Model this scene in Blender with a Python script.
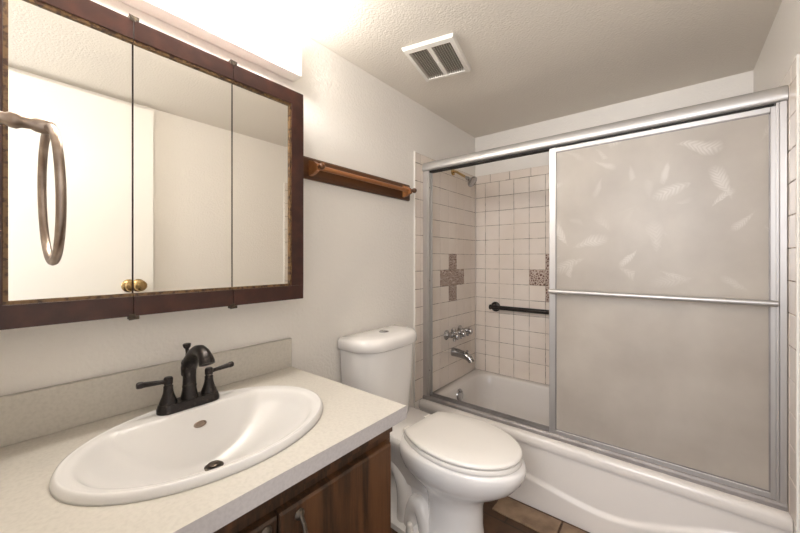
import bpy, bmesh, math, random
from mathutils import Vector, Matrix

random.seed(7)
S = bpy.context.scene
C = S.collection
for o in list(bpy.data.objects):
    bpy.data.objects.remove(o)

# ------------------------------------------------------------------ camera
YAW = math.radians(38.83)
CAM_Z = 1.2
cam_d = bpy.data.cameras.new('camera')
cam = bpy.data.objects.new('camera', cam_d)
C.objects.link(cam)
cam.location = (0, 0, CAM_Z)
cam.rotation_euler = (math.radians(90), 0, YAW)
cam_d.sensor_width = 36
cam_d.lens = 341.9 / 800 * 36
cam_d.shift_y = -7 / 800
cam_d.clip_start = 0.01
S.camera = cam

# ------------------------------------------------------------------ world, light, exposure
W = bpy.data.worlds.new('world')
S.world = W
W.use_nodes = True
W.node_tree.nodes['Background'].inputs[0].default_value = (0.97, 0.97, 1.0, 1)
W.node_tree.nodes['Background'].inputs[1].default_value = 1.2
S.view_settings.view_transform = 'Standard'
S.view_settings.look = 'None'
S.view_settings.gamma = 1
S.view_settings.exposure = 0.0
BULB = 88.0


def area(name, loc, target, size, power, col, sy=None):
    d = bpy.data.lights.new(name, 'AREA')
    d.energy = power
    d.color = col
    d.size = size
    if sy:
        d.shape = 'RECTANGLE'
        d.size_y = sy
    o = bpy.data.objects.new(name, d)
    C.objects.link(o)
    o.location = loc
    o.rotation_euler = (Vector(target) - Vector(loc)).to_track_quat('-Z', 'Y').to_euler()
    return o


area('doorway_fill', (-0.05, -1.0, 1.7), (-0.3, 1.6, 0.9), 0.9, 36, (0.96, 0.96, 1.0))  # added fill through the doorway from behind the camera, no known lamp

# ------------------------------------------------------------------ room measures
XL, XR, YN, YB, ZC = -1.218, 0.306, -0.02, 2.45, 2.15


# ------------------------------------------------------------------ materials
def lin(c):
    return tuple(((v / 255) / 12.92 if v / 255 <= 0.04045 else ((v / 255 + 0.055) / 1.055) ** 2.4) for v in c) + (1,)


def mat(name, col, rough=0.5, metal=0.0, bump=None, var=None, coat=0.0, spec=0.5, stretch=None, detail=3):
    """bump = (scale, strength, distance); var = (scale, colour2, low, high)"""
    m = bpy.data.materials.new(name)
    m.use_nodes = True
    nt = m.node_tree
    b = nt.nodes['Principled BSDF']
    b.inputs['Base Color'].default_value = lin(col)
    b.inputs['Roughness'].default_value = rough
    b.inputs['Metallic'].default_value = metal
    b.inputs['Specular IOR Level'].default_value = spec
    b.inputs['Coat Weight'].default_value = coat
    b.inputs['Coat Roughness'].default_value = 0.05
    if bump or var:
        tc = nt.nodes.new('ShaderNodeTexCoord')
        mp = nt.nodes.new('ShaderNodeMapping')
        nt.links.new(tc.outputs['Object'], mp.inputs[0])
        if stretch:
            mp.inputs['Scale'].default_value = stretch
    if bump:
        n = nt.nodes.new('ShaderNodeTexNoise')
        n.inputs['Scale'].default_value = bump[0]
        n.inputs['Detail'].default_value = detail
        bp = nt.nodes.new('ShaderNodeBump')
        bp.inputs['Strength'].default_value = bump[1]
        bp.inputs['Distance'].default_value = bump[2]
        nt.links.new(mp.outputs[0], n.inputs[0])
        nt.links.new(n.outputs[0], bp.inputs['Height'])
        nt.links.new(bp.outputs[0], b.inputs['Normal'])
    if var:
        n = nt.nodes.new('ShaderNodeTexNoise')
        n.inputs['Scale'].default_value = var[0]
        n.inputs['Detail'].default_value = 6
        r = nt.nodes.new('ShaderNodeValToRGB')
        r.color_ramp.elements[0].position = var[2]
        r.color_ramp.elements[1].position = var[3]
        r.color_ramp.elements[0].color = lin(col)
        r.color_ramp.elements[1].color = lin(var[1])
        nt.links.new(mp.outputs[0], n.inputs[0])
        nt.links.new(n.outputs[0], r.inputs[0])
        nt.links.new(r.outputs[0], b.inputs['Base Color'])
    return m


def wood(name, c1, c2, rough=0.4, axis='Z', scale=9, c3=None):
    m = bpy.data.materials.new(name)
    m.use_nodes = True
    nt = m.node_tree
    b = nt.nodes['Principled BSDF']
    b.inputs['Roughness'].default_value = rough
    tc = nt.nodes.new('ShaderNodeTexCoord')
    mp = nt.nodes.new('ShaderNodeMapping')
    sc = {'X': (0.06, 1, 1), 'Y': (1, 0.06, 1), 'Z': (1, 1, 0.06)}[axis]
    mp.inputs['Scale'].default_value = sc
    n1 = nt.nodes.new('ShaderNodeTexNoise')
    n1.inputs['Scale'].default_value = scale
    n1.inputs['Detail'].default_value = 5
    n1.inputs['Distortion'].default_value = 0.6
    n2 = nt.nodes.new('ShaderNodeTexNoise')
    n2.inputs['Scale'].default_value = scale * 14
    n2.inputs['Detail'].default_value = 6
    mul = nt.nodes.new('ShaderNodeMath')
    mul.operation = 'MULTIPLY_ADD'
    mul.inputs[1].default_value = 0.45
    fr = nt.nodes.new('ShaderNodeMath')
    fr.operation = 'MULTIPLY'
    fr.inputs[1].default_value = 2.6
    pp = nt.nodes.new('ShaderNodeMath')
    pp.operation = 'PINGPONG'
    pp.inputs[1].default_value = 0.55
    r = nt.nodes.new('ShaderNodeValToRGB')
    r.color_ramp.elements[0].position = 0.2
    r.color_ramp.elements[1].position = 0.75
    r.color_ramp.elements[0].color = lin(c1)
    r.color_ramp.elements[1].color = lin(c2)
    L = nt.links.new
    L(tc.outputs['Object'], mp.inputs[0])
    L(mp.outputs[0], n1.inputs[0])
    L(mp.outputs[0], n2.inputs[0])
    L(n1.outputs[0], fr.inputs[0])
    L(fr.outputs[0], pp.inputs[0])
    L(n2.outputs[0], mul.inputs[0])
    L(pp.outputs[0], mul.inputs[2])
    L(mul.outputs[0], r.inputs[0])
    L(r.outputs[0], b.inputs['Base Color'])
    bp = nt.nodes.new('ShaderNodeBump')
    bp.inputs['Strength'].default_value = 0.15
    bp.inputs['Distance'].default_value = 0.001
    L(n2.outputs[0], bp.inputs['Height'])
    L(bp.outputs[0], b.inputs['Normal'])
    return m


M = {}
M['wall'] = mat('wall_paint', (239, 234, 227), 0.45, bump=(95, 0.55, 0.004), detail=2)
M['ceiling'] = mat('ceiling_paint', (230, 223, 212), 0.6, bump=(110, 0.6, 0.004), detail=2)
M['door'] = mat('door_paint', (246, 243, 236), 0.35)
M['porcelain'] = mat('porcelain', (240, 236, 232), 0.12, coat=0.3)
M['tub'] = mat('tub_enamel', (224, 217, 210), 0.2)
M['sink_white'] = mat('sink_porcelain', (222, 219, 216), 0.22)
M['seat'] = mat('seat_plastic', (240, 235, 228), 0.25)
M['grout'] = mat('grout', (108, 92, 78), 0.9, var=(30, (188, 172, 156), 0.42, 0.62))
M['tile'] = mat('ceramic_tile', (234, 223, 212), 0.18, var=(3.0, (226, 213, 200), 0.4, 0.65), bump=(14, 0.12, 0.004))
M['chrome'] = mat('chrome', (176, 175, 176), 0.16, 1.0)
M['alum'] = mat('brushed_aluminium', (190, 187, 185), 0.42, 0.8, var=(6, (186, 182, 178), 0.45, 0.7), stretch=(8, 1, .3))
M['alum_d'] = mat('tarnished_aluminium', (152, 146, 143), 0.5, 0.5, var=(12, (132, 126, 123), 0.45, 0.75))
M['alum_plain'] = mat('satin_aluminium', (200, 198, 196), 0.45, 0.8, bump=(5, 0.08, 0.003))
M['shadow_gap'] = mat('gap_shade_screw_black', (28, 25, 22), 0.7)  # black for the painted shade under the header, also the jamb screws
M['bronze'] = mat('oil_rubbed_bronze', (48, 44, 43), 0.3, 0.7, var=(90, (96, 86, 80), 0.55, 0.85))
M['nickel'] = mat('antique_nickel', (150, 134, 122), 0.3, 1.0, var=(40, (176, 160, 146), 0.45, 0.7))
M['brass'] = mat('aged_brass', (186, 158, 112), 0.25, 1.0)
M['antique'] = mat('antique_pewter', (84, 76, 68), 0.4, 0.9, var=(80, (130, 116, 100), 0.5, 0.75))
M['mirror'] = mat('mirror_silver', (243, 240, 233), 0.012, 1.0)
M['frame'] = mat('stained_mahogany', (54, 27, 20), 0.32, var=(22, (74, 40, 30), 0.45, 0.75), bump=(60, 0.2, 0.001))
M['bead'] = mat('worn_gilt_bead', (120, 92, 58), 0.5, var=(90, (64, 40, 24), 0.45, 0.62))
M['cab_body'] = mat('cabinet_carcass', (226, 218, 208), 0.6)
M['walnut'] = wood('walnut_laminate', (46, 30, 17), (94, 61, 36), 0.42, 'Z', 20)
M['walnut_h'] = wood('walnut_laminate_rail', (46, 30, 17), (94, 61, 36), 0.42, 'Z', 20)
M['oak'] = wood('stained_oak', (58, 33, 15), (104, 64, 32), 0.38, 'Y', 10)
M['oak_l'] = wood('light_oak', (142, 90, 50), (172, 116, 70), 0.38, 'Y', 10)
M['laminate'] = mat('speckled_laminate', (204, 198, 188), 0.4, var=(120, (194, 188, 178), 0.42, 0.72))
M['lam_edge'] = mat('laminate_edge', (190, 184, 182), 0.4, var=(150, (180, 174, 172), 0.4, 0.7))
M['white_plastic'] = mat('white_plastic', (240, 236, 228), 0.4)
M['vent_dark'] = mat('vent_cavity', (96, 88, 80), 0.8)
M['slat'] = mat('vent_slat', (180, 172, 160), 0.5)
M['stone_tan'] = mat('tan_slate', (160, 134, 108), 0.55, var=(14, (122, 98, 76), 0.35, 0.7), bump=(30, 0.5, 0.004))
M['caulk'] = mat('white_caulk', (240, 236, 230), 0.4)
M['rubber'] = mat('dark_rubber', (30, 28, 27), 0.6)
M['fixture'] = mat('white_enamel', (245, 242, 236), 0.3)

# brown floor
m = bpy.data.materials.new('brown_vinyl_floor')
m.use_nodes = True
nt = m.node_tree
b = nt.nodes['Principled BSDF']
b.inputs['Roughness'].default_value = 0.4
tc = nt.nodes.new('ShaderNodeTexCoord')
br = nt.nodes.new('ShaderNodeTexBrick')
br.offset = 0.5
br.inputs['Scale'].default_value = 1.0
br.inputs['Brick Width'].default_value = 0.30
br.inputs['Row Height'].default_value = 0.15
br.inputs['Mortar Size'].default_value = 0.004
br.inputs['Color1'].default_value = lin((86, 60, 40))
br.inputs['Color2'].default_value = lin((70, 48, 32))
br.inputs['Mortar'].default_value = lin((58, 42, 30))
ns = nt.nodes.new('ShaderNodeTexNoise')
ns.inputs['Scale'].default_value = 16
ns.inputs['Detail'].default_value = 8
mx = nt.nodes.new('ShaderNodeMix')
mx.data_type = 'RGBA'
mx.blend_type = 'OVERLAY'
mx.inputs[0].default_value = 0.8
nt.links.new(tc.outputs['Object'], br.inputs[0])
nt.links.new(tc.outputs['Object'], ns.inputs[0])
nt.links.new(br.outputs[0], mx.inputs[6])
nt.links.new(ns.outputs[0], mx.inputs[7])
nt.links.new(mx.outputs[2], b.inputs['Base Color'])
M['floor'] = m

# patterned accent tile (procedural rosette lace)
m = bpy.data.materials.new('lace_accent_tile')
m.use_nodes = True
nt = m.node_tree
b = nt.nodes['Principled BSDF']
b.inputs['Roughness'].default_value = 0.2
tc = nt.nodes.new('ShaderNodeTexCoord')
v = nt.nodes.new('ShaderNodeTexVoronoi')
v.feature = 'DISTANCE_TO_EDGE'
v.inputs['Scale'].default_value = 62
r = nt.nodes.new('ShaderNodeValToRGB')
r.color_ramp.elements[0].position = 0.02
r.color_ramp.elements[1].position = 0.22
r.color_ramp.elements[0].color = lin((208, 190, 176))
r.color_ramp.elements[1].color = lin((116, 88, 78))
nt.links.new(tc.outputs['Object'], v.inputs[0])
nt.links.new(v.outputs['Distance'], r.inputs[0])
nt.links.new(r.outputs[0], b.inputs['Base Color'])
M['accent'] = m

# frosted, feather-etched shower glass
m = bpy.data.materials.new('frosted_feather_glass')
m.use_nodes = True
nt = m.node_tree
L = nt.links.new
out = nt.nodes['Material Output']
nt.nodes.remove(nt.nodes['Principled BSDF'])
tc = nt.nodes.new('ShaderNodeTexCoord')
# feather strokes: fan shaped, turned a random way in each cell


def mth(op, a, bb=None, cc=None):
    n = nt.nodes.new('ShaderNodeMath')
    n.operation = op
    for i, x in enumerate((a, bb, cc)):
        if x is None:
            continue
        if isinstance(x, (int, float)):
            n.inputs[i].default_value = x
        else:
            L(x, n.inputs[i])
    return n.outputs[0]


wn = nt.nodes.new('ShaderNodeTexNoise')
wn.inputs['Scale'].default_value = 14
wn.inputs['Detail'].default_value = 3
L(tc.outputs['Object'], wn.inputs['Vector'])
wv = nt.nodes.new('ShaderNodeVectorMath')
wv.operation = 'MULTIPLY_ADD'
wv.inputs[1].default_value = (0.035, 0.0, 0.035)
L(wn.outputs['Color'], wv.inputs[0])
L(tc.outputs['Object'], wv.inputs[2])


def feathers(scale, ln, wd, thresh, freq):
    vo = nt.nodes.new('ShaderNodeTexVoronoi')
    vo.inputs['Scale'].default_value = scale
    L(wv.outputs[0], vo.inputs['Vector'])
    sub = nt.nodes.new('ShaderNodeVectorMath')
    sub.operation = 'SUBTRACT'
    L(wv.outputs[0], sub.inputs[0])
    L(vo.outputs['Position'], sub.inputs[1])
    sepc = nt.nodes.new('ShaderNodeSeparateColor')
    L(vo.outputs['Color'], sepc.inputs[0])
    rot = nt.nodes.new('ShaderNodeVectorRotate')
    rot.rotation_type = 'Y_AXIS'
    L(sub.outputs[0], rot.inputs['Vector'])
    L(mth('MULTIPLY', sepc.outputs[0], 6.283), rot.inputs['Angle'])
    sx = nt.nodes.new('ShaderNodeSeparateXYZ')
    L(rot.outputs[0], sx.inputs[0])
    u = mth('DIVIDE', sx.outputs[0], ln)
    w = mth('MULTIPLY', mth('MULTIPLY_ADD', u, 0.45, 0.60), wd)
    v_ = mth('DIVIDE', sx.outputs[2], mth('MAXIMUM', w, 0.002))
    d2 = mth('ADD', mth('MULTIPLY', u, u), mth('MULTIPLY', v_, v_))
    blob = mth('MULTIPLY', mth('MAXIMUM', mth('SUBTRACT', 1.0, d2), 0.0), 1.4)
    ph = mth('MULTIPLY', mth('SUBTRACT', sx.outputs[0], mth('MULTIPLY', mth('ABSOLUTE', sx.outputs[2]), 1.1)), freq)
    barb = mth('MULTIPLY_ADD', mth('SINE', ph), 0.28, 0.62)
    strong = mth('MAXIMUM', mth('SUBTRACT', sepc.outputs[1], thresh), 0.0)
    return mth('MINIMUM', mth('MULTIPLY', mth('MULTIPLY', blob, barb), mth('MULTIPLY', strong, 2.4)), 1.0)


both = mth('MAXIMUM', feathers(5.2, .075, .040, .35, 420), feathers(8.5, .050, .022, .45, 650))
# fewer feathers low on the pane
sepo = nt.nodes.new('ShaderNodeSeparateXYZ')
L(tc.outputs['Object'], sepo.inputs[0])
hz = nt.nodes.new('ShaderNodeMapRange')
hz.inputs['From Min'].default_value = 0.62
hz.inputs['From Max'].default_value = 0.85
L(sepo.outputs[2], hz.inputs['Value'])
feather = mth('MULTIPLY', both, hz.outputs[0])
cl = nt.nodes.new('ShaderNodeTexNoise')
cl.inputs['Scale'].default_value = 3.6
cl.inputs['Detail'].default_value = 6
L(tc.outputs['Object'], cl.inputs['Vector'])
ramp = nt.nodes.new('ShaderNodeValToRGB')
ramp.color_ramp.elements[0].position = 0.3
ramp.color_ramp.elements[1].position = 0.7
ramp.color_ramp.elements[0].color = lin((190, 180, 168))
ramp.color_ramp.elements[1].color = lin((212, 203, 191))
L(cl.outputs[0], ramp.inputs[0])
mixc = nt.nodes.new('ShaderNodeMix')
mixc.data_type = 'RGBA'
L(mth('MULTIPLY', feather, 0.55), mixc.inputs[0])
L(ramp.outputs[0], mixc.inputs[6])
mixc.inputs[7].default_value = lin((240, 234, 226))
bp = nt.nodes.new('ShaderNodeBump')
bp.inputs['Strength'].default_value = 0.25
bp.inputs['Distance'].default_value = 0.002
L(cl.outputs[0], bp.inputs['Height'])
dif = nt.nodes.new('ShaderNodeBsdfDiffuse')
tra = nt.nodes.new('ShaderNodeBsdfTranslucent')
glo = nt.nodes.new('ShaderNodeBsdfGlossy')
glo.inputs['Roughness'].default_value = 0.42
L(bp.outputs[0], glo.inputs['Normal'])
L(mixc.outputs[2], dif.inputs[0])
L(mixc.outputs[2], tra.inputs[0])
m1 = nt.nodes.new('ShaderNodeMixShader')
m1.inputs[0].default_value = 0.4
L(dif.outputs[0], m1.inputs[1])
L(tra.outputs[0], m1.inputs[2])
m2 = nt.nodes.new('ShaderNodeMixShader')
m2.inputs[0].default_value = 0.06
L(m1.outputs[0], m2.inputs[1])
L(glo.outputs[0], m2.inputs[2])
L(m2.outputs[0], out.inputs[0])
M['glass'] = m

# glowing bulb glass
m = bpy.data.materials.new('lit_bulb_glass')
m.use_nodes = True
b = m.node_tree.nodes['Principled BSDF']
b.inputs['Base Color'].default_value = (1, 1, 1, 1)
b.inputs['Emission Color'].default_value = (1.0, 0.965, 0.92, 1)
b.inputs['Emission Strength'].default_value = BULB
M['bulb'] = m


# ------------------------------------------------------------------ mesh helpers
def wloc(o):
    v = Vector((0, 0, 0))
    while o:
        v += o.location
        o = o.parent
    return v


class MB:
    def __init__(s):
        s.v = []
        s.f = []
        s.mi = []

    def add(s, vs, fs, mi=0):
        k = len(s.v)
        s.v += [tuple(p) for p in vs]
        s.f += [tuple(i + k for i in f) for f in fs]
        s.mi += [mi] * len(fs)
        return s

    def box(s, x0, x1, y0, y1, z0, z1, mi=0):
        return s.add([(x, y, z) for x in (x0, x1) for y in (y0, y1) for z in (z0, z1)],
                     [(0, 1, 3, 2), (4, 6, 7, 5), (0, 4, 5, 1), (2, 3, 7, 6), (0, 2, 6, 4), (1, 5, 7, 3)], mi)

    def loft(s, rings, cap0=True, cap1=True, mi=0, closed=True):
        n = len(rings[0])
        vs = [p for r in rings for p in r]
        fs = []
        for i in range(len(rings) - 1):
            for j in range(n if closed else n - 1):
                a, b_ = i * n + j, i * n + (j + 1) % n
                fs.append((a, b_, b_ + n, a + n))
        if cap0:
            fs.append(tuple(reversed(range(n))))
        if cap1:
            fs.append(tuple((len(rings) - 1) * n + j for j in range(n)))
        return s.add(vs, fs, mi)

    def lathe(s, base, axis, prof, n=24, mi=0):
        """prof: list of (distance along axis, radius)"""
        base = Vector(base)
        q = Vector((0, 0, 1)).rotation_difference(Vector(axis).normalized())
        rings = []
        for h, r_ in prof:
            r_ = max(r_, 1e-4)
            rings.append([base + q @ Vector((r_ * math.cos(2 * math.pi * k / n), r_ * math.sin(2 * math.pi * k / n), h))
                          for k in range(n)])
        return s.loft(rings, mi=mi)

    def tube(s, path, rad, n=14, mi=0, closed=False):
        P = [Vector(p) for p in path]
        R = rad if isinstance(rad, (list, tuple)) else [rad] * len(P)
        rings = []
        up = None
        N = len(P)
        for i in range(N):
            if closed:
                t = P[(i + 1) % N] - P[i - 1]
            else:
                t = P[min(i + 1, N - 1)] - P[max(i - 1, 0)]
            t.normalize()
            if up is None:
                up = t.orthogonal().normalized()
            up = (up - t * up.dot(t)).normalized()
            w = t.cross(up)
            rr = R[i]
            ra, rb = rr if isinstance(rr, tuple) else (rr, rr)
            rings.append([P[i] + up * (ra * math.cos(2 * math.pi * k / n)) + w * (rb * math.sin(2 * math.pi * k / n))
                          for k in range(n)])
        if closed:
            rings.append(rings[0])
            return s.loft(rings, False, False, mi)
        return s.loft(rings, mi=mi)

    def grid(s, fn, nu, nv, mi=0):
        vs = [fn(i / nu, j / nv) for i in range(nu + 1) for j in range(nv + 1)]
        fs = [(i * (nv + 1) + j, (i + 1) * (nv + 1) + j, (i + 1) * (nv + 1) + j + 1, i * (nv + 1) + j + 1)
              for i in range(nu) for j in range(nv)]
        return s.add(vs, fs, mi)

    def rotz(s, pivot, ang):
        px, py = pivot
        c, q = math.cos(ang), math.sin(ang)
        s.v = [(px + (x - px) * c - (y - py) * q, py + (x - px) * q + (y - py) * c, z) for x, y, z in s.v]
        return s

    def build(s, name, mats, parent=None, bevel=0, smooth=True, angle=40, label=None, segs=2, recalc=True, weld=True):
        me = bpy.data.meshes.new(name)
        o = bpy.data.objects.new(name, me)
        C.objects.link(o)
        if parent is None:
            xs, ys, zs = zip(*s.v)
            o.location = ((min(xs) + max(xs)) / 2, (min(ys) + max(ys)) / 2, min(zs))
            org = Vector(o.location)
        else:
            o.parent = parent
            org = wloc(parent)
        me.from_pydata([tuple(Vector(p) - org) for p in s.v], [], s.f)
        for mm in (mats if isinstance(mats, list) else [mats]):
            me.materials.append(M[mm])
        me.polygons.foreach_set('material_index', s.mi)
        bm = bmesh.new()
        bm.from_mesh(me)
        if weld:
            bmesh.ops.remove_doubles(bm, verts=bm.verts, dist=1e-6)
        if recalc:
            bmesh.ops.recalc_face_normals(bm, faces=bm.faces)
        bm.to_mesh(me)
        bm.free()
        if smooth:
            me.shade_smooth()
            me.set_sharp_from_angle(angle=math.radians(angle))
        if bevel:
            md = o.modifiers.new('bevel', 'BEVEL')
            md.width = bevel
            md.segments = segs
            md.limit_method = 'ANGLE'
            md.angle_limit = math.radians(40)
            md.harden_normals = smooth
        if label:
            o['label'] = label
        return o


def thing(name, label, cat, loc):
    o = bpy.data.objects.new(name, None)
    o.empty_display_size = 0.05
    C.objects.link(o)
    o.location = loc
    o['label'] = label
    o['category'] = cat
    return o


def tag(o, label, cat, group=None):
    o['label'] = label
    o['category'] = cat
    if group:
        o['group'] = group
    return o


def struct(o, label, cat):
    o['kind'] = 'structure'
    o['label'] = label
    o['category'] = cat
    return o


def sph(c, r, n=20, m_=12, axis=(0, 0, 1)):
    return (Vector(c) - Vector(axis).normalized() * r, axis,
            [(r - r * math.cos(math.pi * k / m_), r * math.sin(math.pi * k / m_)) for k in range(m_ + 1)], n)


def rrect(x0, x1, y0, y1, r_, z, n=8):
    pts = []
    for cx, cy, a0 in ((x1 - r_, y1 - r_, 0), (x0 + r_, y1 - r_, 90), (x0 + r_, y0 + r_, 180), (x1 - r_, y0 + r_, 270)):
        for k in range(n + 1):
            a = math.radians(a0 + 90 * k / n)
            pts.append((cx + r_ * math.cos(a), cy + r_ * math.sin(a), z))
    return pts


def sstep(a, b_, x):
    t = min(1, max(0, (x - a) / (b_ - a)))
    return t * t * (3 - 2 * t)


# ------------------------------------------------------------------ room shell
T = 0.1
struct(MB().box(XL - T, XR + T, YN - T, YB + T, -0.1, 0).build('floor', 'floor', smooth=False),
       'brown mottled tile floor of the bathroom', 'floor')
struct(MB().box(XL - T, XR + T, YN - T, YB + T, ZC, ZC + 0.1).build('ceiling', 'ceiling', smooth=False),
       'low off white textured ceiling', 'ceiling')
wall_left = struct(MB().box(XL - T, XL, YN - T, YB + T, 0, ZC).build('wall_left', 'wall', smooth=False),
                   'white orange peel textured wall behind the vanity and toilet', 'wall')
wall_right = struct(MB().box(XR, XR + T, YN - T, YB + T, 0, ZC).build('wall_right', 'wall', smooth=False),
                    'plain white wall to the right of the tub', 'wall')
wall_back = struct(MB().box(XL, XR, YB, YB + T, 0, ZC).build('wall_back', 'wall', smooth=False),
                   'white wall behind the bathtub, tiled below', 'wall')
DX0, DX1, DH = -0.42, 0.275, 2.12
nw = MB().box(XL, DX0, YN - T, YN, 0, ZC)
nw.box(DX1, XR, YN - T, YN, 0, ZC)
nw.box(DX0, DX1, YN - T, YN, DH + 0.005, ZC)
struct(nw.build('wall_front', 'wall', smooth=False), 'white wall with the doorway beside the vanity', 'wall')
# open door folded back on the right wall (seen in the mirror)
dr = MB().box(0.252, 0.287, 0.006, 0.690, 0.012, DH - 0.004).build('door_1', 'door', bevel=0.002)
struct(dr, 'white flat door folded open against the right wall', 'door')
kn = MB()
kn.lathe((0.252, 0.612, 1.045), (-1, 0, 0), [(0, 0.036), (0.004, 0.038), (0.009, 0.033), (0.013, 0.015), (0.03, 0.013),
         (0.036, 0.020), (0.044, 0.030), (0.054, 0.0325), (0.063, 0.028), (0.067, 0.014), (0.0675, 0.0001)], 28)
kn.build('door_knob', 'brass', dr, label='brass round door knob')


# ------------------------------------------------------------------ tile surround
ROWS = [1.783 - 0.109 * k for k in range(14)]         # grout heights
ROWS = [1.845] + [z for z in ROWS if z > 0.37] + [0.347]
G = 0.0014


def tiles(cols, cap_cols, accents, place, flip):
    """cols: grout lines along the wall; place(a, h, d) maps to the room"""
    mb = MB()
    a0, a1 = cols[0], cols[-1]
    bk = [place(a0, ROWS[-1], 0.0), place(a1, ROWS[-1], 0.0), place(a1, ROWS[0], 0.0), place(a0, ROWS[0], 0.0)]
    fr = [place(a0 + .001, ROWS[-1], 0.0058), place(a1 - .001, ROWS[-1], 0.0058), place(a1 - .001, ROWS[0] - .001, 0.0058), place(a0 + .001, ROWS[0] - .001, 0.0058)]
    mb.loft([bk, fr], False, True, 0)
    for ri in range(len(ROWS) - 1):
        z1, z0 = ROWS[ri], ROWS[ri + 1]
        cc = cap_cols if ri == 0 else cols
        for ci in range(len(cc) - 1):
            b0, b1 = cc[ci], cc[ci + 1]
            ac = 1 + (1 if (ri, ci) in accents else 0)
            jg = lambda: random.uniform(-0.0004, 0.0004)
            e = (b0 + G + jg(), b1 - G + jg(), z0 + G + jg(), z1 - G + jg())
            tilt = [random.uniform(-0.00025, 0.00025) for _ in range(4)]
            def ring(ins, d, w=0):
                return [place(e[0] + ins, e[2] + ins, d + tilt[0] * w), place(e[1] - ins, e[2] + ins, d + tilt[1] * w),
                        place(e[1] - ins, e[3] - ins, d + tilt[2] * w), place(e[0] + ins, e[3] - ins, d + tilt[3] * w)]
            mb.loft([ring(0, 0.003), ring(0, 0.0062), ring(0.0008, 0.0073, 1), ring(0.0022, 0.0078, 1)], False, True, ac)
    return mb


side_cols = [1.649, 1.709] + [1.819 + 0.11 * k for k in range(6)] + [YB - 0.008]
cap_side = [1.649, 1.709, 1.862, 2.015, 2.168, 2.321, YB - 0.008]
back_cols = [XL + 0.008, -1.13] + [-1.02 + 0.11 * k for k in range(12)] + [XR - 0.008]
cap_back = [XL + 0.008, -1.09] + [-0.94 + 0.152 * k for k in range(8)] + [XR - 0.008]
# accent cross: rows counted from the cap down: z 1.239-1.129 is row 6
accL = {(6, 4), (7, 3), (7, 4), (7, 5), (8, 4)}
accB = {(6, 5), (7, 4), (7, 5), (7, 6), (8, 5)}
tiles(side_cols, cap_side, accL, lambda a, h, d: (XL + d, a, h), False).build(
    'tile_surround', ['grout', 'tile', 'accent'], wall_left, smooth=False, weld=False,
    label='cream square tiles with a brown lace cross at the tap end of the tub')
tiles([1.630] + side_cols[1:], [1.630, 1.69] + cap_side[2:], accL, lambda a, h, d: (XR - d, a, h), True).build(
    'tile_surround', ['grout', 'tile', 'accent'], wall_right, smooth=False, weld=False,
    label='cream square tiles right of the shower doors')
tiles(back_cols, cap_back, accB, lambda a, h, d: (a, YB - d, h), True).build(
    'tile_surround', ['grout', 'tile', 'accent'], wall_back, smooth=False, weld=False,
    label='cream square tiles with a brown lace cross behind the tub')

# ------------------------------------------------------------------ bathtub
TX0, TX1, TY0, TY1, TZ = XL + 0.001, XR - 0.001, 1.690, YB - 0.001, 0.345
tub = thing('bathtub', 'white enamelled alcove bathtub with a curved panel on its apron', 'bathtub', (-0.456, 2.05, 0))
tb = MB()
rings = [rrect(TX0, TX1, TY0 + .004, TY1, 0.004, 0.296), rrect(TX0, TX1, TY0, TY1, 0.006, 0.306),
         rrect(TX0, TX1, TY0, TY1, 0.008, 0.326), rrect(TX0, TX1, TY0 + .004, TY1, 0.008, 0.337),
         rrect(TX0, TX1, TY0 + .012, TY1, 0.008, 0.3435), rrect(TX0, TX1, TY0 + .022, TY1, 0.008, TZ),
         rrect(TX0 + .065, TX1 - .085, 1.792, TY1 - .04, 0.10, TZ),
         rrect(TX0 + .072, TX1 - .092, 1.799, TY1 - .047, 0.10, TZ - .003),
         rrect(TX0 + .079, TX1 - .102, 1.805, TY1 - .053, 0.10, TZ - .012),
         rrect(TX0 + .090, TX1 - .15, 1.815, TY1 - .063, 0.10, TZ - .08),
         rrect(TX0 + .100, TX1 - .22, 1.825, TY1 - .074, 0.11, TZ - .20),
         rrect(TX0 + .115, TX1 - .27, 1.838, TY1 - .088, 0.11, TZ - .265),
         rrect(TX0 + .145, TX1 - .31, 1.865, TY1 - .115, 0.10, TZ - .292),
         rrect(TX0 + .19, TX1 - .36, 1.91, TY1 - .16, 0.09, TZ - .298)]
tb.loft(rings, False, True)


def curve_z(x):
    # crest of the panel's lower edge
    pts = [(-1.22, 0.155), (-0.9, 0.155), (-0.7, 0.150), (-0.569, 0.141), (-0.48, 0.129), (-0.405, 0.114), (-0.33, 0.104), (-0.253, 0.098),
           (-0.198, 0.099), (-0.136, 0.111), (-0.001, 0.156), (0.126, 0.205), (0.31, 0.25)]
    for (a, za), (b2, zb) in zip(pts, pts[1:]):
        if x <= b2:
            return za + (zb - za) * (x - a) / (b2 - a)
    return pts[-1][1]


def cz(x):
    return sum(curve_z(x + d) for d in (-.05, -.025, 0, .025, .05)) / 5


def apron(u, w):
    x = TX0 + (TX1 - TX0) * u
    z = 0.002 + 0.30 * w
    c_ = cz(x) - .006
    y = TY0 + 0.001 + 0.014 * sstep(c_ - 0.006, c_ + 0.016, z)
    return (x, y, z)


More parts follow.
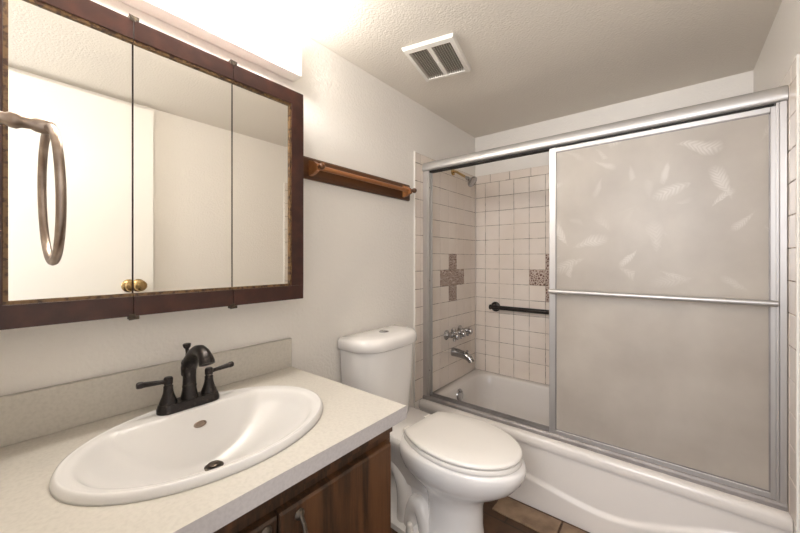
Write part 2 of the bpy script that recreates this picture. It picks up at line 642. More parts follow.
tb.grid(apron, 90, 70)
tb.build('tub_shell', 'tub', tub, angle=60, recalc=False)
ov = MB()
ovx = TX0 + 0.0855
ov.lathe((ovx - 0.004, 2.045, 0.287), (1, 0, 0.14), [(0, .038), (.006, .041), (.010, .039), (.014, .028), (.016, .0001)], 28)
ov.lathe((ovx + .006, 2.045, .311), (1, 0, .3), [(0, .006), (.014, .006), (.018, .004), (.019, .0001)], 12)
ov.build('overflow_plate', 'chrome', tub, label='round chrome overflow plate')
dn = MB().lathe((-0.93, 2.075, TZ - .2995), (0, 0, 1), [(0, .03), (.004, .03), (.006, .024), (.004, .02), (.003, .0001)], 24)
dn.build('drain', 'chrome', tub)

# ------------------------------------------------------------------ shower enclosure (header, jambs, track)
YD = 1.750
enc = thing('shower_door_frame', 'polished aluminium frame of header, side jambs and bottom track on the tub rim', 'shower frame', (-0.456, YD, TZ))
EX0, EX1 = XL + 0.009, XR - 0.009


def extrude_x(mb, prof, x0, x1, mi=0):
    mb.loft([[(x0, y, z) for y, z in prof], [(x1, y, z) for y, z in prof]], True, True, mi)


hp = [(YD + .03, 1.7405), (YD - .020, 1.7405), (YD - .0265, 1.742), (YD - .030, 1.746), (YD - .0315, 1.752), (YD - .031, 1.764), (YD - .028, 1.778),
      (YD - .023, 1.788), (YD - .016, 1.794), (YD - .008, 1.796), (YD + .03, 1.796)]
hd = MB()
extrude_x(hd, hp, EX0, EX1)
hd.build('header', 'alum_plain', enc, angle=30)
sg = MB().box(EX0 + .03, EX1 - .03, YD - 0.014, YD + .028, 1.734, 1.7412)  # black strip paints the shade between header and doors
sg.build('header_gap_shade', 'shadow_gap', enc, label='dark strip standing in for the shade under the header')
for x0, x1, sx_ in ((EX0, EX0 + 0.034, 1), (EX1 - 0.018, EX1, -1)):
    jb = MB().box(x0, x1, YD - 0.022, YD + .028, TZ + .022, 1.7405)
    xa = x1 if sx_ > 0 else x0
    jb.box(min(xa, xa + sx_ * .008), max(xa, xa + sx_ * .008), YD - 0.018, YD - 0.012, TZ + .022, 1.7405)
    jb.box(min(xa, xa + sx_ * .008), max(xa, xa + sx_ * .008), YD + 0.016, YD + 0.022, TZ + .022, 1.7405)
    jo = jb.build('side_jamb', 'alum', enc, bevel=0.0015)
    sc_ = MB()
    for z in (0.52, 1.07, 1.64):
        sc_.lathe((xa + sx_ * .0002, YD - 0.003, z), (sx_, 0, 0), [(0, .005), (.002, .0045), (.003, .0001)], 10)
    sc_.build('screw', 'shadow_gap', jo)
tk = MB()
extrude_x(tk, [(YD - 0.026, TZ), (YD - 0.026, TZ + .014), (YD - 0.020, TZ + .022), (YD - .013, TZ + .024), (YD - .012, TZ + .012),
               (YD - .001, TZ + .012), (YD, TZ + .027), (YD + .003, TZ + .027), (YD + .004, TZ + .012), (YD + .02, TZ + .012),
               (YD + .021, TZ + .03), (YD + .028, TZ + .03), (YD + .028, TZ)], EX0, EX1)
tk.build('bottom_track', 'alum_d', enc, angle=30)


def shower_door(name, label, x0, x1, yc, bar):
    z0, z1 = TZ + .016, 1.7325
    t = thing(name, label, 'shower door', ((x0 + x1) / 2, yc, z0))
    fr = MB()
    sw, sr, rw = 0.028, 0.0195, 0.026
    h = 0.0085 if bar else 0.007
    fr.box(x0, x0 + sw, yc - h, yc + h, z0, z1)
    fr.box(x1 - sr, x1, yc - h, yc + h, z0, z1)
    fr.box(x0 + sw, x1 - sr, yc - h, yc + h, z1 - .020, z1)
    fr.box(x0 + sw, x1 - sr, yc - h, yc + h, z0, z0 + rw)
    fr.build('door_frame', 'alum', t, bevel=0.002)
    gk = MB()
    i = 0.004
    for a in ((x0 + sw - .001, x0 + sw + i, z0 + rw, z1 - .020), (x1 - sr - i, x1 - sr + .001, z0 + rw, z1 - .020),
              (x0 + sw, x1 - sr, z1 - .020 - i, z1 - .019), (x0 + sw, x1 - sr, z0 + rw - .001, z0 + rw + i)):
        gk.box(a[0], a[1], yc - .0045, yc + .0045, a[2], a[3])
    gk.build('glazing_gasket', 'alum_d', t, smooth=False)
    gl = MB().box(x0 + sw - .004, x1 - sr + .004, yc - .0025, yc + .0025, z0 + rw - .004, z1 - .016)
    gl.build('glass_pane', 'glass', t, smooth=False, label='frosted pane etched with feather strokes')
    if bar:
        yb = yc - 0.040
        tbm = MB()
        tbm.tube([(x0 + .008, yb, 1.05), (x1 - .006, yb, 1.05)], 0.0105, 16)
        for x in (x0 + .013, x1 - .013):
            tbm.box(x - .008, x + .008, yb - .002, yc - h + .001, 1.042, 1.058)
        tbm.build('towel_bar', 'alum', t, bevel=0.002)
    return t


shower_door('sliding_shower_door', 'front frosted sliding shower door carrying the long horizontal towel bar', -0.474, 0.2785, YD - 0.0055, True)
shower_door('sliding_shower_door', 'rear frosted sliding shower door hidden behind the one with the towel bar', -0.462, 0.2785, YD + 0.0125, False)

# ------------------------------------------------------------------ shower fittings
YS = 2.092
sh = thing('shower_head', 'chrome shower head on a brass arm high on the tiled wall', 'shower head', (XL + .008, YS, 1.805))
MB().lathe((XL + .0075, YS, 1.812), (1, 0, 0), [(0, .026), (.004, .025), (.009, .016), (.011, .0001)], 24).build('flange', 'brass', sh)
MB().tube([(XL + .01, YS, 1.812), (XL + .03, YS, 1.811), (XL + .045, YS, 1.803), (XL + .06, YS, 1.792), (-1.103, YS, 1.755)], .0085, 14).build('shower_arm', 'brass', sh, label='brass shower arm')
ax_ = (0.80, 0, -0.62)
hd = MB().lathe((-1.109, YS, 1.760), ax_, [(0, .011), (.012, .012), (.016, .015), (.028, .013), (.034, .015), (.052, .034), (.060, .0385),
                                          (.067, .0385), (.070, .034), (.068, .0001)], 28)
hd.build('spray_head', 'chrome', sh)

tv = thing('tub_faucet_valves', 'row of three chrome tub valves with cross handles above the tub spout', 'faucet', (XL + .008, YS, 0.692))
for y, z in ((2.004, .688), (2.096, .690), (2.190, .692)):
    e = MB().lathe((XL + .0075, y, z), (1, 0, 0), [(0, .033), (.004, .034), (.010, .028), (.018, .018), (.022, .016), (.05, .015), (.052, .0001)], 28)
    eo = e.build('escutcheon', 'chrome', tv)
    h = MB().lathe((XL + .052, y, z), (1, 0, 0), [(0, .012), (.008, .013), (.014, .017), (.022, .017), (.028, .019), (.044, .021), (.050, .018), (.052, .0001)], 24)
    for k in range(3):
        a = math.radians(30 + 120 * k)
        d = Vector((0, math.cos(a), math.sin(a)))
        h.lathe(Vector((XL + .070, y, z)), d, [(0, .008), (.018, .008), (.026, .0095), (.032, .009), (.036, .0001)], 12)
    h.build('handle', 'chrome', eo)
ts = thing('tub_spout', 'chrome tub spout with a diverter knob under the three valves', 'faucet', (XL + .008, YS, .53))
sp = MB()
path, rad = [], []
for x, z, r_ in ((XL + .0075, .556, .030), (XL + .03, .556, .030), (XL + .06, .553, .0275), (XL + .09, .549, .026), (XL + .115, .543, .0255),
                 (XL + .134, .534, .0245), (XL + .146, .522, .023), (XL + .152, .510, .021)):
    path.append((x, YS, z))
    rad.append(r_)
sp.tube(path, rad, 22)
sp.build('spout_body', 'chrome', ts)
MB().lathe((XL + .118, YS, .560), (.15, 0, 1), [(0, .004), (.014, .004), (.016, .008), (.022, .008), (.024, .0001)], 14).build('diverter_knob', 'chrome', ts)

gb = thing('grab_bar', 'dark bronze grab bar on the tiled wall behind the tub', 'grab bar', (-0.70, YB - .008, .845))
for x in (-1.045, -0.37):
    MB().lathe((x, YB - .0075, .848), (0, -1, 0), [(0, .036), (.005, .037), (.010, .031), (.013, .018), (.030, .015), (.040, .015)], 28).build('flange', 'bronze', gb)
MB().tube([(-1.064, YB - .052, .848), (-0.351, YB - .052, .848)], .0155, 18).lathe((-1.064, YB - .052, .848), (-1, 0, 0), [(0, .0155), (.003, .019), (.009, .019), (.012, .014), (.013, .0001)], 18).lathe(
    (-0.351, YB - .052, .848), (1, 0, 0), [(0, .0155), (.003, .019), (.009, .019), (.012, .014), (.013, .0001)], 18).build('bar', 'bronze', gb)

# ------------------------------------------------------------------ loose tan floor tiles along the tub
for i, (x0, x1, lab) in enumerate(((-0.683, -0.402, 'tan slate strip tile on the brown floor nearest the toilet base'),
                                  (-0.394, -0.112, 'tan slate strip tile on the floor along the tub, right of the other one'))):
    r0 = MB()
    n = 14
    ring = []
    for k in range(n):
        ring.append((x0 + (x1 - x0) * k / n, 1.553 + random.uniform(-.0015, .0015)))
    for k in range(5):
        ring.append((x1 + random.uniform(-.0015, .0015), 1.553 + 0.122 * k / 5))
    for k in range(n):
        ring.append((x1 - (x1 - x0) * k / n, 1.675 + random.uniform(-.0015, .0015)))
    for k in range(5):
        ring.append((x0 + random.uniform(-.0015, .0015), 1.675 - 0.122 * k / 5))
    r0.loft([[(x, y, 0.0) for x, y in ring], [(x, y, .008) for x, y in ring]])
    tag(r0.build('floor_tile', 'stone_tan', bevel=.002), lab, 'tile', 'tan strip tiles along the tub')

# ------------------------------------------------------------------ toilet
TY = 1.293
TTY = 1.255
TURN = ((-0.95, 1.305), math.radians(-3.5))
toi = thing('toilet', 'white two piece toilet with closed lid between the vanity and the tub', 'toilet', (-0.80, TY, 0))


def egg(xb, xf, hw, z, n=44, back=2.6, wide=0.42, cy=TY):
    """egg outline: blunt towards the tank (xb), long towards the front (xf)"""
    xm = xb + (xf - xb) * wide
    pts = []
    for k in range(n):
        a = 2 * math.pi * k / n
        ca, sa = math.cos(a), math.sin(a)
        if ca >= 0:
            x = xm + (xf - xm) * ca
            y = hw * sa
        else:
            e = 2 / back
            x = xm - (xm - xb) * abs(ca) ** e
            y = hw * math.copysign(abs(sa) ** e, sa)
        pts.append((x, cy + y, z))
    return pts


bw = MB()
bw.loft([egg(-0.95, -0.575, .112, 0.0, back=3), egg(-0.945, -0.577, .110, .02, back=3), egg(-0.86, -0.598, .100, .05, back=3),
         egg(-0.83, -0.606, .096, .12, back=3), egg(-0.83, -0.606, .097, .19, back=3), egg(-0.84, -0.598, .104, .23, back=3),
         egg(-0.87, -0.570, .124, .262, back=3), egg(-0.91, -0.512, .152, .292, back=3), egg(-0.94, -0.470, .173, .322, back=3),
         egg(-0.955, -0.444, .184, .352, back=3), egg(-0.96, -0.432, .190, .378, back=3), egg(-0.96, -0.430, .190, .396, back=3),
         egg(-0.955, -0.435, .186, .407, back=3), egg(-0.945, -0.447, .176, .411, back=3)])
# rear deck joining bowl and tank
bw.loft([rrect(-1.198, -0.80, TY - .085, TY + .085, .04, .20), rrect(-1.198, -0.78, TY - .105, TY + .105, .05, .28), rrect(-1.198, -0.76, TY - .135, TY + .135, .05, .35),
         rrect(-1.198, -0.76, TY - .150, TY + .150, .05, .385), rrect(-1.198, -0.76, TY - .150, TY + .150, .05, .402), rrect(-1.198, -0.765, TY - .145, TY + .145, .05, .409)])
# foot and rear body
bw.loft([rrect(-1.13, -0.70, TY - .128, TY + .128, .07, 0.0), rrect(-1.13, -0.70, TY - .126, TY + .126, .07, .022),
         rrect(-1.12, -0.72, TY - .100, TY + .100, .06, .034), rrect(-1.11, -0.75, TY - .070, TY + .070, .05, .07), rrect(-1.11, -0.76, TY - .066, TY + .066, .05, .22)])
# exposed trapway on both flanks
for sg_ in (-1, 1):
    for pth, off, rad_ in (([(-0.815, .005), (-0.825, .07), (-0.845, .120), (-0.872, .135), (-0.895, .105), (-0.908, .05), (-0.91, .005)], .066, .042),
                           ([(-1.11, .28), (-1.06, .28), (-1.00, .26), (-0.958, .205), (-0.945, .13), (-0.952, .01)], .070, .038)):
        P = []
        for i in range(len(pth) - 1):
            for q in range(4):
                t_ = q / 4
                P.append(tuple(pth[i][k] + (pth[i + 1][k] - pth[i][k]) * t_ for k in (0, 1)))
        P.append(pth[-1])
        for _ in range(4):
            P = [P[0]] + [tuple((P[i - 1][k] + 2 * P[i][k] + P[i + 1][k]) / 4 for k in (0, 1)) for i in range(1, len(P) - 1)] + [P[-1]]
        bw.tube([(x, TY + sg_ * off, z) for x, z in P], rad_, 18)
bw.v = [(x, y, z + .012 * sstep(.22, .40, z)) for x, y, z in bw.v]
bw.rotz(*TURN).build('bowl', 'porcelain', toi, angle=50, weld=False)
for sg_ in (-1, 1):
    MB().lathe((-0.892, TY + sg_ * .119, .030), (0, 0, 1), [(0, .017), (.004, .017), (.02, .0135), (.030, .0125), (.034, .009), (.0355, .0001)], 20).build(
        'bolt_cap', 'seat', toi)


def lid_outline(xb, xf, hw, z, n=44):
    # straight back edge, shoulders flaring to the widest point, long round front
    xm = xb + (xf - xb) * .46
    bw_ = hw * .66
    pts = []
    for k in range(n + 1):
        a = -math.pi / 2 + math.pi * k / n
        pts.append((xm + (xf - xm) * math.cos(a), hw * math.sin(a)))
    side = []
    for k in range(1, 13):
        t_ = k / 12
        side.append((xm + (xb - xm) * t_, hw - (hw - bw_) * t_ ** 2.2))
    pts += side
    for k in range(1, 8):
        pts.append((xb - .004 * math.sin(math.pi * k / 8), bw_ - 2 * bw_ * k / 8))
    pts += [(x, -y) for x, y in reversed(side)]
    return [(x, TY + y, z) for x, y in pts]


se = MB()
se.loft([lid_outline(-0.910, -0.450, .1815, .4115), lid_outline(-0.912, -0.447, .1835, .4145), lid_outline(-0.912, -0.447, .1835, .426), lid_outline(-0.910, -0.450, .181, .431)])
se.v = [(x, y, z + .012) for x, y, z in se.v]
so = se.rotz(*TURN).build('seat', 'seat', toi, angle=50)
ld = MB()
ld.loft([lid_outline(-0.908, -0.452, .180, .4335), lid_outline(-0.910, -0.448, .184, .437), lid_outline(-0.910, -0.447, .1845, .443),
         lid_outline(-0.908, -0.450, .1815, .4485), lid_outline(-0.902, -0.458, .174, .4515), lid_outline(-0.86, -0.56, .10, .4540)])
ld.v = [(x, y, z + .012) for x, y, z in ld.v]
ld.rotz(*TURN).build('lid', 'seat', toi, angle=50)
for sg_ in (-1, 1):
    MB().box(-0.945, -0.908, TY + sg_ * .075 - .02, TY + sg_ * .075 + .02, .4205, .448).rotz(*TURN).build('hinge', 'seat', toi, bevel=.006)


def bow(xb, xf, hw, z, r_=.03, bulge=.018, n=20):
    """tank outline: flat to the wall, bowed front"""
    pts = [(xb, TTY - hw), ]
    for k in range(n + 1):
        t_ = -1 + 2 * k / n
        e = abs(t_) ** 5
        pts.append((xf - (xf - xb) * .32 * e - bulge * t_ * t_, TTY + hw * math.copysign(min(1, abs(t_) ** .92), t_)))
    pts.append((xb, TTY + hw))
    return [(x, y, z) for x, y in pts]


tk_ = MB()
tk_.loft([bow(-1.206, -1.045, .165, .411), bow(-1.208, -1.038, .172, .43), bow(-1.208, -1.025, .186, .60), bow(-1.208, -1.016, .196, .795)])
tk_.build('tank', 'porcelain', toi, angle=45)
tl = MB()
tl.loft([bow(-1.210, -1.006, .203, .786), bow(-1.211, -1.002, .2065, .790), bow(-1.211, -1.001, .2075, .815), bow(-1.210, -1.004, .206, .828), bow(-1.207, -1.012, .201, .838),
         bow(-1.200, -1.025, .190, .8435), bow(-1.18, -1.07, .14, .847)])
tlo = tl.build('tank_lid', 'porcelain', toi, angle=50)
bt = MB()
bt.lathe((-1.112, TTY, .8465), (0, 0, 1), [(0, .024), (.003, .024), (.004, .021), (.0045, .0001)], 28)
bt.box(-1.134, -1.090, TTY - .0005, TTY + .0005, .850, .8515)
bt.build('flush_button', 'chrome', tlo)

# ------------------------------------------------------------------ vanity cabinet, countertop, sink, faucet
van = thing('vanity_cabinet', 'dark walnut laminate vanity cabinet under the cream countertop', 'cabinet', (-0.94, .395, 0))
vb = MB()
CX = -0.672
vb.box(XL + .001, CX - .018, -.016, .002, 0.0, .7315)
vb.box(XL + .001, CX - .018, .768, .786, 0.0, .7315)
vb.box(XL + .001, XL + .012, .002, .768, 0.0, .7315)
vb.box(XL + .012, CX - .018, .002, .768, .09, .105)
vb.box(CX - .09, CX - .075, .002, .768, 0.0, .09)
# face frame
vb.box(CX - .018, CX, -.016, .040, .09, .7315)
vb.box(CX - .018, CX, .750, .786, .09, .7315)
vb.box(CX - .018, CX, .380, .425, .13, .655)
vb.box(CX - .018, CX, .040, .750, .655, .7315)
vb.box(CX - .018, CX, .040, .750, .09, .13)
vb.box(CX - .004, CX + .012, -.016, .784, .686, .7315)
vb.build('carcass', 'walnut', van, smooth=False)
for y0, y1, lab in ((.010, .4005, None), (.4055, .772, None)):
    d = MB()
    zt = .662
    d.loft([[(CX + .0005, y0, .115), (CX + .0005, y1, .115), (CX + .0005, y1, zt), (CX + .0005, y0, zt)],
            [(CX + .014, y0, .115), (CX + .014, y1, .115), (CX + .014, y1, zt - .004), (CX + .014, y0, zt - .004)],
            [(CX + .018, y0 + .003, .118), (CX + .018, y1 - .003, .118), (CX + .018, y1 - .003, zt - .010), (CX + .018, y0 + .003, zt - .010)]])
    do = d.build('door', 'walnut', van, smooth=False)
    yp = y1 - .026 if y0 < .1 else y0 + .048
    zp = .640 if y0 < .1 else .632
    p_ = MB()
    xp = CX + .018
    p_.lathe((xp - .0005, yp, zp), (1, 0, 0), [(0, .012), (.003, .0125), (.006, .009), (.009, .006), (.011, .0001)], 16)
    p_.lathe((xp - .0005, yp, zp - .10), (1, 0, 0), [(0, .012), (.003, .0125), (.006, .009), (.009, .006), (.011, .0001)], 16)
    p_.tube([(xp + .006, yp, zp), (xp + .018, yp, zp - .014), (xp + .025, yp, zp - .035), (xp + .027, yp, zp - .05), (xp + .025, yp, zp - .065),
             (xp + .018, yp, zp - .086), (xp + .006, yp, zp - .10)], [(.005, .006), (.0045, .0055), (.005, .007), (.006, .009), (.005, .007), (.0045, .0055), (.005, .006)], 12)
    p_.build('pull_handle', 'antique', do, label='antique pewter bar pull')

# countertop with an oval cut-out
SXc, SYc, SA, SB = -0.902, .378, .218, .292
ct = thing('countertop', 'cream speckled laminate countertop with backsplash on the walnut vanity', 'countertop', (-0.916, .4, .729))
cm = MB()
X0, X1, Y0, Y1, Z0, Z1 = XL + .001, -0.616, -.017, .796, .7325, .770
n = 96


def ray_rect(a):
    dx, dy = math.cos(a), math.sin(a)
    t_ = 1e9
    if dx > 1e-9: t_ = min(t_, (X1 - SXc) / dx)
    if dx < -1e-9: t_ = min(t_, (X0 - SXc) / dx)
    if dy > 1e-9: t_ = min(t_, (Y1 - SYc) / dy)
    if dy < -1e-9: t_ = min(t_, (Y0 - SYc) / dy)
    return (SXc + dx * t_, SYc + dy * t_)


angs = [2 * math.pi * k / n for k in range(n)]
angs += [math.atan2(y - SYc, x - SXc) % (2 * math.pi) for x in (X0, X1) for y in (Y0, Y1)]
angs.sort()
inn = [(SXc + (SA - .02) * math.cos(a) , SYc + (SB - .02) * math.sin(a)) for a in angs]
# inner points follow the same polar angle on the ellipse
inn = []
for a in angs:
    r_ = 1 / math.sqrt((math.cos(a) / (SA - .022)) ** 2 + (math.sin(a) / (SB - .022)) ** 2)
    inn.append((SXc + r_ * math.cos(a), SYc + r_ * math.sin(a)))
outr = [ray_rect(a) for a in angs]
cm.loft([[(x, y, Z0) for x, y in inn], [(x, y, Z0) for x, y in outr]], False, False, 1)
cm.loft([[(x, y, Z0) for x, y in outr], [(x, y, Z1) for x, y in outr]], False, False, 1)
cm.loft([[(x, y, Z1) for x, y in outr], [(x, y, Z1) for x, y in inn]], False, False, 0)
cm.loft([[(x, y, Z1) for x, y in inn], [(x, y, Z0) for x, y in inn]], False, False, 1)
cm.build('worktop', ['laminate', 'lam_edge'], ct, smooth=False)
MB().box(XL + .001, XL + .020, -.017, .797, Z1 + .0003, .884).build('backsplash', 'laminate', ct, bevel=.002)

# sink: one height field over the oval
snk = thing('drop_in_sink', 'white oval drop in sink with a faucet ledge, set in the countertop', 'sink', (SXc, SYc, .70))
ZR = .770
LEDGE = -1.036


def smin(a, b2, k):
    h_ = max(k - abs(a - b2), 0) / k
    return min(a, b2) - h_ * h_ * k * .25


def sink_z(x, y):
    px, py = (x - SXc) / SA, (y - SYc) / SB
    rr = math.hypot(px, py)
    top = ZR + .017
    if rr > .955:
        t_ = (rr - .955) / .045
        return top + .0015 * math.sin(math.pi * min(1, t_ * 1.2)) - .0155 * (1 - math.sqrt(max(0, 1 - max(0, (t_ - .25) / .75) ** 2)))
    e = .012 * sstep(.955, .80, rr) + .132 * max(0, 1 - (rr / .89) ** 2) ** 1.1
    back = max(0.0, (x - LEDGE + .10 * max(0, abs(y - SYc) - .13)) * 1.9)
    d = smin(e, back + .001, .003)
    return top - max(0, min(d, .132))


sm = MB()
nr, na = 64, 112
vs, fs = [], []
rr_ = [1 - (k / nr) ** 1.0 for k in range(nr)]
for r_ in [1.0, .998, .994, .988, .98, .972, .964, .955, .94] + [0.925 * (1 - k / nr) for k in range(nr)]:
    ring = []
    for k in range(na):
        a = 2 * math.pi * k / na
        x = SXc + SA * r_ * math.cos(a)
        y = SYc + SB * r_ * math.sin(a)
        ring.append((x, y, sink_z(x, y) if r_ < 1 else ZR + .0004))
    vs.append(ring)
sm.loft(vs, False, True)
sink_o = sm.build('basin', 'sink_white', snk, angle=80, recalc=True)
sub_ = sink_o.modifiers.new('thickness', 'SOLIDIFY')
sub_.thickness = .004
sub_.offset = -1
DRX, DRY = -0.945, .394
dz = sink_z(DRX, DRY)
dm = MB()
dm.lathe((DRX, DRY, dz + .0005), (0, 0, 1), [(0, .0225), (.002, .023), (.003, .019), (.001, .0165), (.0005, .0001)], 26)
dro = dm.build('drain_ring', 'antique', snk)
MB().lathe((DRX, DRY, dz + .002), (0, 0, 1), [(0, .008), (.003, .009), (.0045, .0150), (.0065, .0150), (.009, .010), (.010, .0001)], 24).build('stopper', 'antique', snk, label='tarnished pop up drain stopper')
ox, oy = -1.016, .387
oz = sink_z(ox, oy)
nx = Vector((sink_z(ox - .004, oy) - sink_z(ox + .004, oy), 0, .008)).normalized()
om = MB()
q = Vector((0, 0, 1)).rotation_difference(nx)
rg = []
for rr2, hh in ((1.0, .0), (1.0, .0018), (.82, .0028), (.74, .0012), (.70, .0004)):
    rg.append([Vector((ox, oy, oz + .0005)) + q @ Vector((.0085 * rr2 * math.cos(2 * math.pi * k / 24), .0165 * rr2 * math.sin(2 * math.pi * k / 24), hh)) for k in range(24)])
om.loft(rg, True, True)
om.build('overflow_ring', 'nickel', snk, label='small oval metal overflow ring')

# faucet
FX, FY, FZ = -1.076, .382, sink_z(-1.076, .382) + .0006
fau = thing('bathroom_faucet', 'oil rubbed bronze two handle faucet on the ledge of the oval sink', 'faucet', (FX, FY, FZ))
bp_ = MB()


def stad(hw, hl, z, n=18):
    pts = []
    for k in range(n + 1):
        a = math.radians(0 + 180 * k / n)
        pts.append((FX + hw * math.cos(a), FY + hl + hw * math.sin(a), z))
    for k in range(n + 1):
        a = math.radians(180 + 180 * k / n)
        pts.append((FX + hw * math.cos(a), FY - hl + hw * math.sin(a), z))
    return pts


bp_.loft([stad(.0275, .052, FZ), stad(.0275, .052, FZ + .010), stad(.0255, .052, FZ + .013), stad(.0245, .052, FZ + .019), stad(.022, .052, FZ + .022)])
bp_.build('base_plate', 'bronze', fau, angle=35)
for s_ in (-1, 1):
    hb = MB().lathe((FX, FY + s_ * .052, FZ + .021), (0, 0, 1), [(0, .0215), (.004, .0215), (.010, .0195), (.020, .0155), (.032, .0122), (.042, .0112), (.048, .0115),
                                                           (.050, .0095), (.053, .009), (.054, .0108), (.068, .0112), (.072, .009), (.073, .0001)], 26)
    ho = hb.build('handle_body', 'bronze', fau)
    z = FZ + .021 + .061
    lv = MB()
    d = Vector((-.02 if s_ < 0 else .02, s_ * 1.0, .10)).normalized()
    lv.lathe(Vector((FX, FY + s_ * .058, z)), d, [(0, .0050), (.006, .0062), (.010, .0055), (.03, .0064), (.050, .0074), (.054, .0086), (.062, .0086), (.065, .0066), (.066, .0001)], 18)
    lv.build('lever', 'bronze', ho)
sb = MB()
sb.lathe((FX, FY, FZ + .021), (0, 0, 1), [(0, .0225), (.004, .0225), (.014, .020), (.030, .0175), (.036, .0185), (.038, .0172), (.060, .0165), (.080, .0175), (.094, .0195), (.102, .0205), (.108, .018), (.111, .010)], 28)
sb.tube([(FX - .010, FY, FZ + .086), (FX - .003, FY, FZ + .108), (FX + .012, FY, FZ + .130), (FX + .032, FY, FZ + .150), (FX + .055, FY, FZ + .163), (FX + .076, FY, FZ + .167),
         (FX + .094, FY, FZ + .163), (FX + .108, FY, FZ + .154), (FX + .116, FY, FZ + .144), (FX + .119, FY, FZ + .138)],
        [.0175, .0205, .0195, .0175, .0157, .0154, .0160, .0174, .0194, .0192], 24)
sb.build('spout', 'bronze', fau, angle=45)
lr = MB().lathe((FX - .013, FY, FZ + .121), (-.12, 0, 1), [(0, .0075), (.012, .0055), (.026, .0042), (.036, .0050), (.040, .0085), (.046, .0105), (.050, .0105), (.052, .008), (.053, .0001)], 20)
lr.build('lift_rod', 'bronze', fau)

# ------------------------------------------------------------------ mirrored medicine cabinet
MX = -1.118
mc = thing('medicine_cabinet', 'three door mirrored medicine cabinet with dark mahogany frame over the sink', 'cabinet', (-1.17, .41, 1.05))
A0, A1, ZB0, ZB1 = -.0135, .794, 1.050, 1.836
MB().box(XL + .001, MX - .0225, A0 + .004, A1 - .004, ZB0 + .006, ZB1 - .006).build('cabinet_box', 'frame', mc, smooth=False)
S1, S2 = .2635, .526
FW = .050
for i, (y0, y1) in enumerate(((A0, S1 - .0008), (S1 + .0008, S2 - .0008), (S2 + .0008, A1))):
    xf, xb = MX, MX - .020
    li = FW if i == 0 else 0.0
    ri = FW if i == 2 else 0.0
    zb, zt = ZB0 + .052, ZB1 - .052
    f_ = MB()
    f_.box(xb, xf, y0, y1, ZB0, zb)
    f_.box(xb, xf, y0, y1, zt, ZB1)
    if li: f_.box(xb, xf, y0, y0 + li, zb, zt)
    if ri: f_.box(xb, xf, y1 - ri, y1, zb, zt)
    f_.box(xb - .001, xb + .001, y0, y1, ZB0, ZB1)
    q_ = .008
    xm = xf - .004
    beads = [MB().box(xb + .002, xm, y0 + li, y1 - ri, zb, zb + q_), MB().box(xb + .002, xm, y0 + li, y1 - ri, zt - q_, zt)]
    if li: beads.append(MB().box(xb + .002, xm, y0 + li, y0 + li + q_, zb + q_, zt - q_))
    if ri: beads.append(MB().box(xb + .002, xm, y1 - ri - q_, y1 - ri, zb + q_, zt - q_))
    e0 = 0.0 if li else .0012
    e1 = 0.0 if ri else .0012
    mr = MB().box(xb + .001, xf - .010, y0 + li + e0, y1 - ri - e1, zb, zt)
    if i == 0:
        for mb in [f_, mr] + beads:
            mb.rotz((MX - .01, S1), 0.0152)
    do = f_.build('door', 'frame', mc, bevel=.002)
    for bd in beads:
        bd.build('bead', 'bead', do, smooth=False, label='worn gilt bead around the mirror')
    mr.build('mirror', 'mirror', do, smooth=False, label='silver mirror panel')
for y in (S1, S2):
    for z, s_ in ((ZB1, 1), (ZB0, -1)):
        h = MB().box(MX - .018, MX + .0025, y - .010, y + .012, min(z, z + s_ * .009), max(z, z + s_ * .009))
        h.box(MX + .0003, MX + .0025, y - .010, y + .004, min(z + s_ * .009, z - s_ * .006), max(z + s_ * .009, z - s_ * .006))
        h.build('pivot_hinge', 'antique', mc, bevel=.001)

# ------------------------------------------------------------------ vanity light above the cabinet
vl = thing('vanity_light', 'white strip light with four glowing globe bulbs above the mirrored cabinet', 'light', (-1.18, .40, 1.93))
MB().box(XL + .001, XL + .062, -.01, .815, 1.925, 2.058).build('light_box', 'fixture', vl, bevel=.004)
for y in (.12, .305, .49, .675):
    k_ = MB().lathe((XL + .0615, y, 1.988), (1, 0, 0), [(0, .028), (.004, .028), (.014, .020), (.02, .018)], 20)
    so_ = k_.build('socket', 'fixture', vl)
    bl = MB()
    bl.lathe(*sph((XL + .114, y, 1.988), .042, 24, 14, (1, 0, 0)))
    bl.build('bulb', 'bulb', so_, label='lit frosted globe bulb')

# ------------------------------------------------------------------ wooden towel rail
tr = thing('towel_rail', 'stained oak towel rail with round rod and ball ends beside the mirrored cabinet', 'towel rail', (XL, 1.21, 1.54))
RY0, RY1 = .815, 1.584
bb = MB()
pf = [(XL + .0005, 1.540), (XL + .012, 1.540), (XL + .017, 1.546), (XL + .017, 1.624), (XL + .012, 1.632), (XL + .0005, 1.632)]
bb.loft([[(x, RY0, z) for x, z in pf], [(x, RY1, z) for x, z in pf]])
bb.build('back_board', 'oak', tr, smooth=False)
for y in (.888, 1.523):
    k_ = MB()
    prof_ = [(XL + .0168, 1.552), (XL + .0168, 1.618), (XL + .050, 1.608), (XL + .074, 1.592), (XL + .074, 1.570), (XL + .045, 1.557)]
    k_.loft([[(x, y - .009, z) for x, z in prof_], [(x, y + .009, z) for x, z in prof_]])
    ko = k_.build('bracket', 'oak_l', tr, bevel=.0015)
    MB().lathe((XL + .0735, y, 1.581), (1, 0, 0), [(0, .007), (.006, .006), (.009, .008), (.014, .0125), (.020, .0140), (.027, .0125), (.032, .008), (.0335, .0001)], 20).build('finial', 'oak', ko)
MB().tube([(XL + .053, .892, 1.586), (XL + .053, 1.519, 1.586)], .0105, 16).build('rod', 'oak_l', tr)

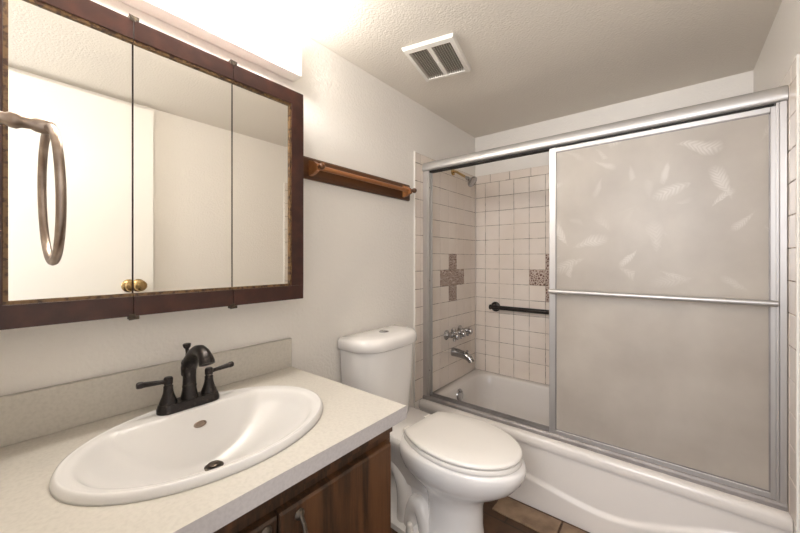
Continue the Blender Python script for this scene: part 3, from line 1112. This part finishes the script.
# ------------------------------------------------------------------ towel ring on the near wall
RX, RYc, RZ, RR = -0.588, .055, 1.277, .080
tg = thing('towel_ring', 'antique nickel towel ring hanging in front of the mirrored cabinet', 'towel ring', (RX, -.02, RZ + RR))
MB().lathe((RX, -.0195, RZ + RR + .002), (0, 1, 0), [(0, .026), (.004, .026), (.010, .024), (.018, .017), (.026, .0105), (.034, .0075), (.040, .0066), (.044, .0088), (.049, .0092), (.053, .0070),
           (.060, .0062), (.064, .0080), (.070, .0088), (.078, .0082), (.081, .005), (.082, .0001)], 26).build('post', 'nickel', tg)
ring = []
for k in range(56):
    a = 2 * math.pi * k / 56
    ring.append((RX + RR * math.sin(a), RYc + .004 * (1 - math.cos(a)) * .5, RZ + RR * math.cos(a)))
MB().tube(ring, .0044, 16, closed=True).build('ring', 'nickel', tg)

# ------------------------------------------------------------------ ceiling exhaust vent
vt = thing('exhaust_vent', 'white square exhaust vent grille in the ceiling near the shower', 'vent', (-0.875, 1.375, ZC))
vc = Vector((-0.875, 1.376))
va = math.radians(-11)
hx, hy = .121, .153


def vr(mb):
    return mb.rotz((0, 0), 0)


def vplace(mb):
    c_, s_ = math.cos(va + math.radians(24)), math.sin(va + math.radians(24))
    mb.v = [(vc.x + x * c_ - y * s_, vc.y + x * s_ + y * c_, ZC - 0.0005 - z) for x, y, z in mb.v]
    return mb


def rect4(a, b2, z):
    return [(-a, -b2, z), (a, -b2, z), (a, b2, z), (-a, b2, z)]


fm = MB()
# sloping lip frame with an opening
fm.loft([rect4(hx, hy, 0), rect4(hx - .006, hy - .006, .014), rect4(hx - .024, hy - .030, .018), rect4(hx - .026, hy - .032, .008), rect4(hx - .026, hy - .032, 0)], False, False)
fm.box(-.011, .011, -hy + .03, hy - .03, .006, .016)
vplace(fm).build('grille_frame', 'white_plastic', vt, bevel=.0015)
vplace(MB().box(-hx + .02, hx - .02, -hy + .02, hy - .02, .0002, .002)).build('backing', 'vent_dark', vt, smooth=False)
for sgn in (-1, 1):
    for k in range(7):
        x = sgn * (.0185 + k * .0112)
        vplace(MB().box(x - .0016, x + .0016, -hy + .031, hy - .031, .004, .014)).build('slat', 'slat', vt, smooth=False)
vplace(MB().lathe((0, 0, .0155), (0, 0, 1), [(0, .006), (.003, .006), (.005, .003), (.0055, .0001)], 14)).build('screw', 'white_plastic', vt)

# caulk bead along the tub and tile edge
struct(MB().tube([(XL + .004, 1.646, .0), (XL + .004, 1.646, 1.846)], .004, 8).build('trim_1', 'caulk'), 'white caulk bead along the left edge of the tub tiles', 'trim')
struct(MB().tube([(XR - .004, 1.627, .0), (XR - .004, 1.627, 1.846)], .004, 8).build('trim_2', 'caulk'), 'white caulk bead along the right edge of the tub tiles', 'trim')
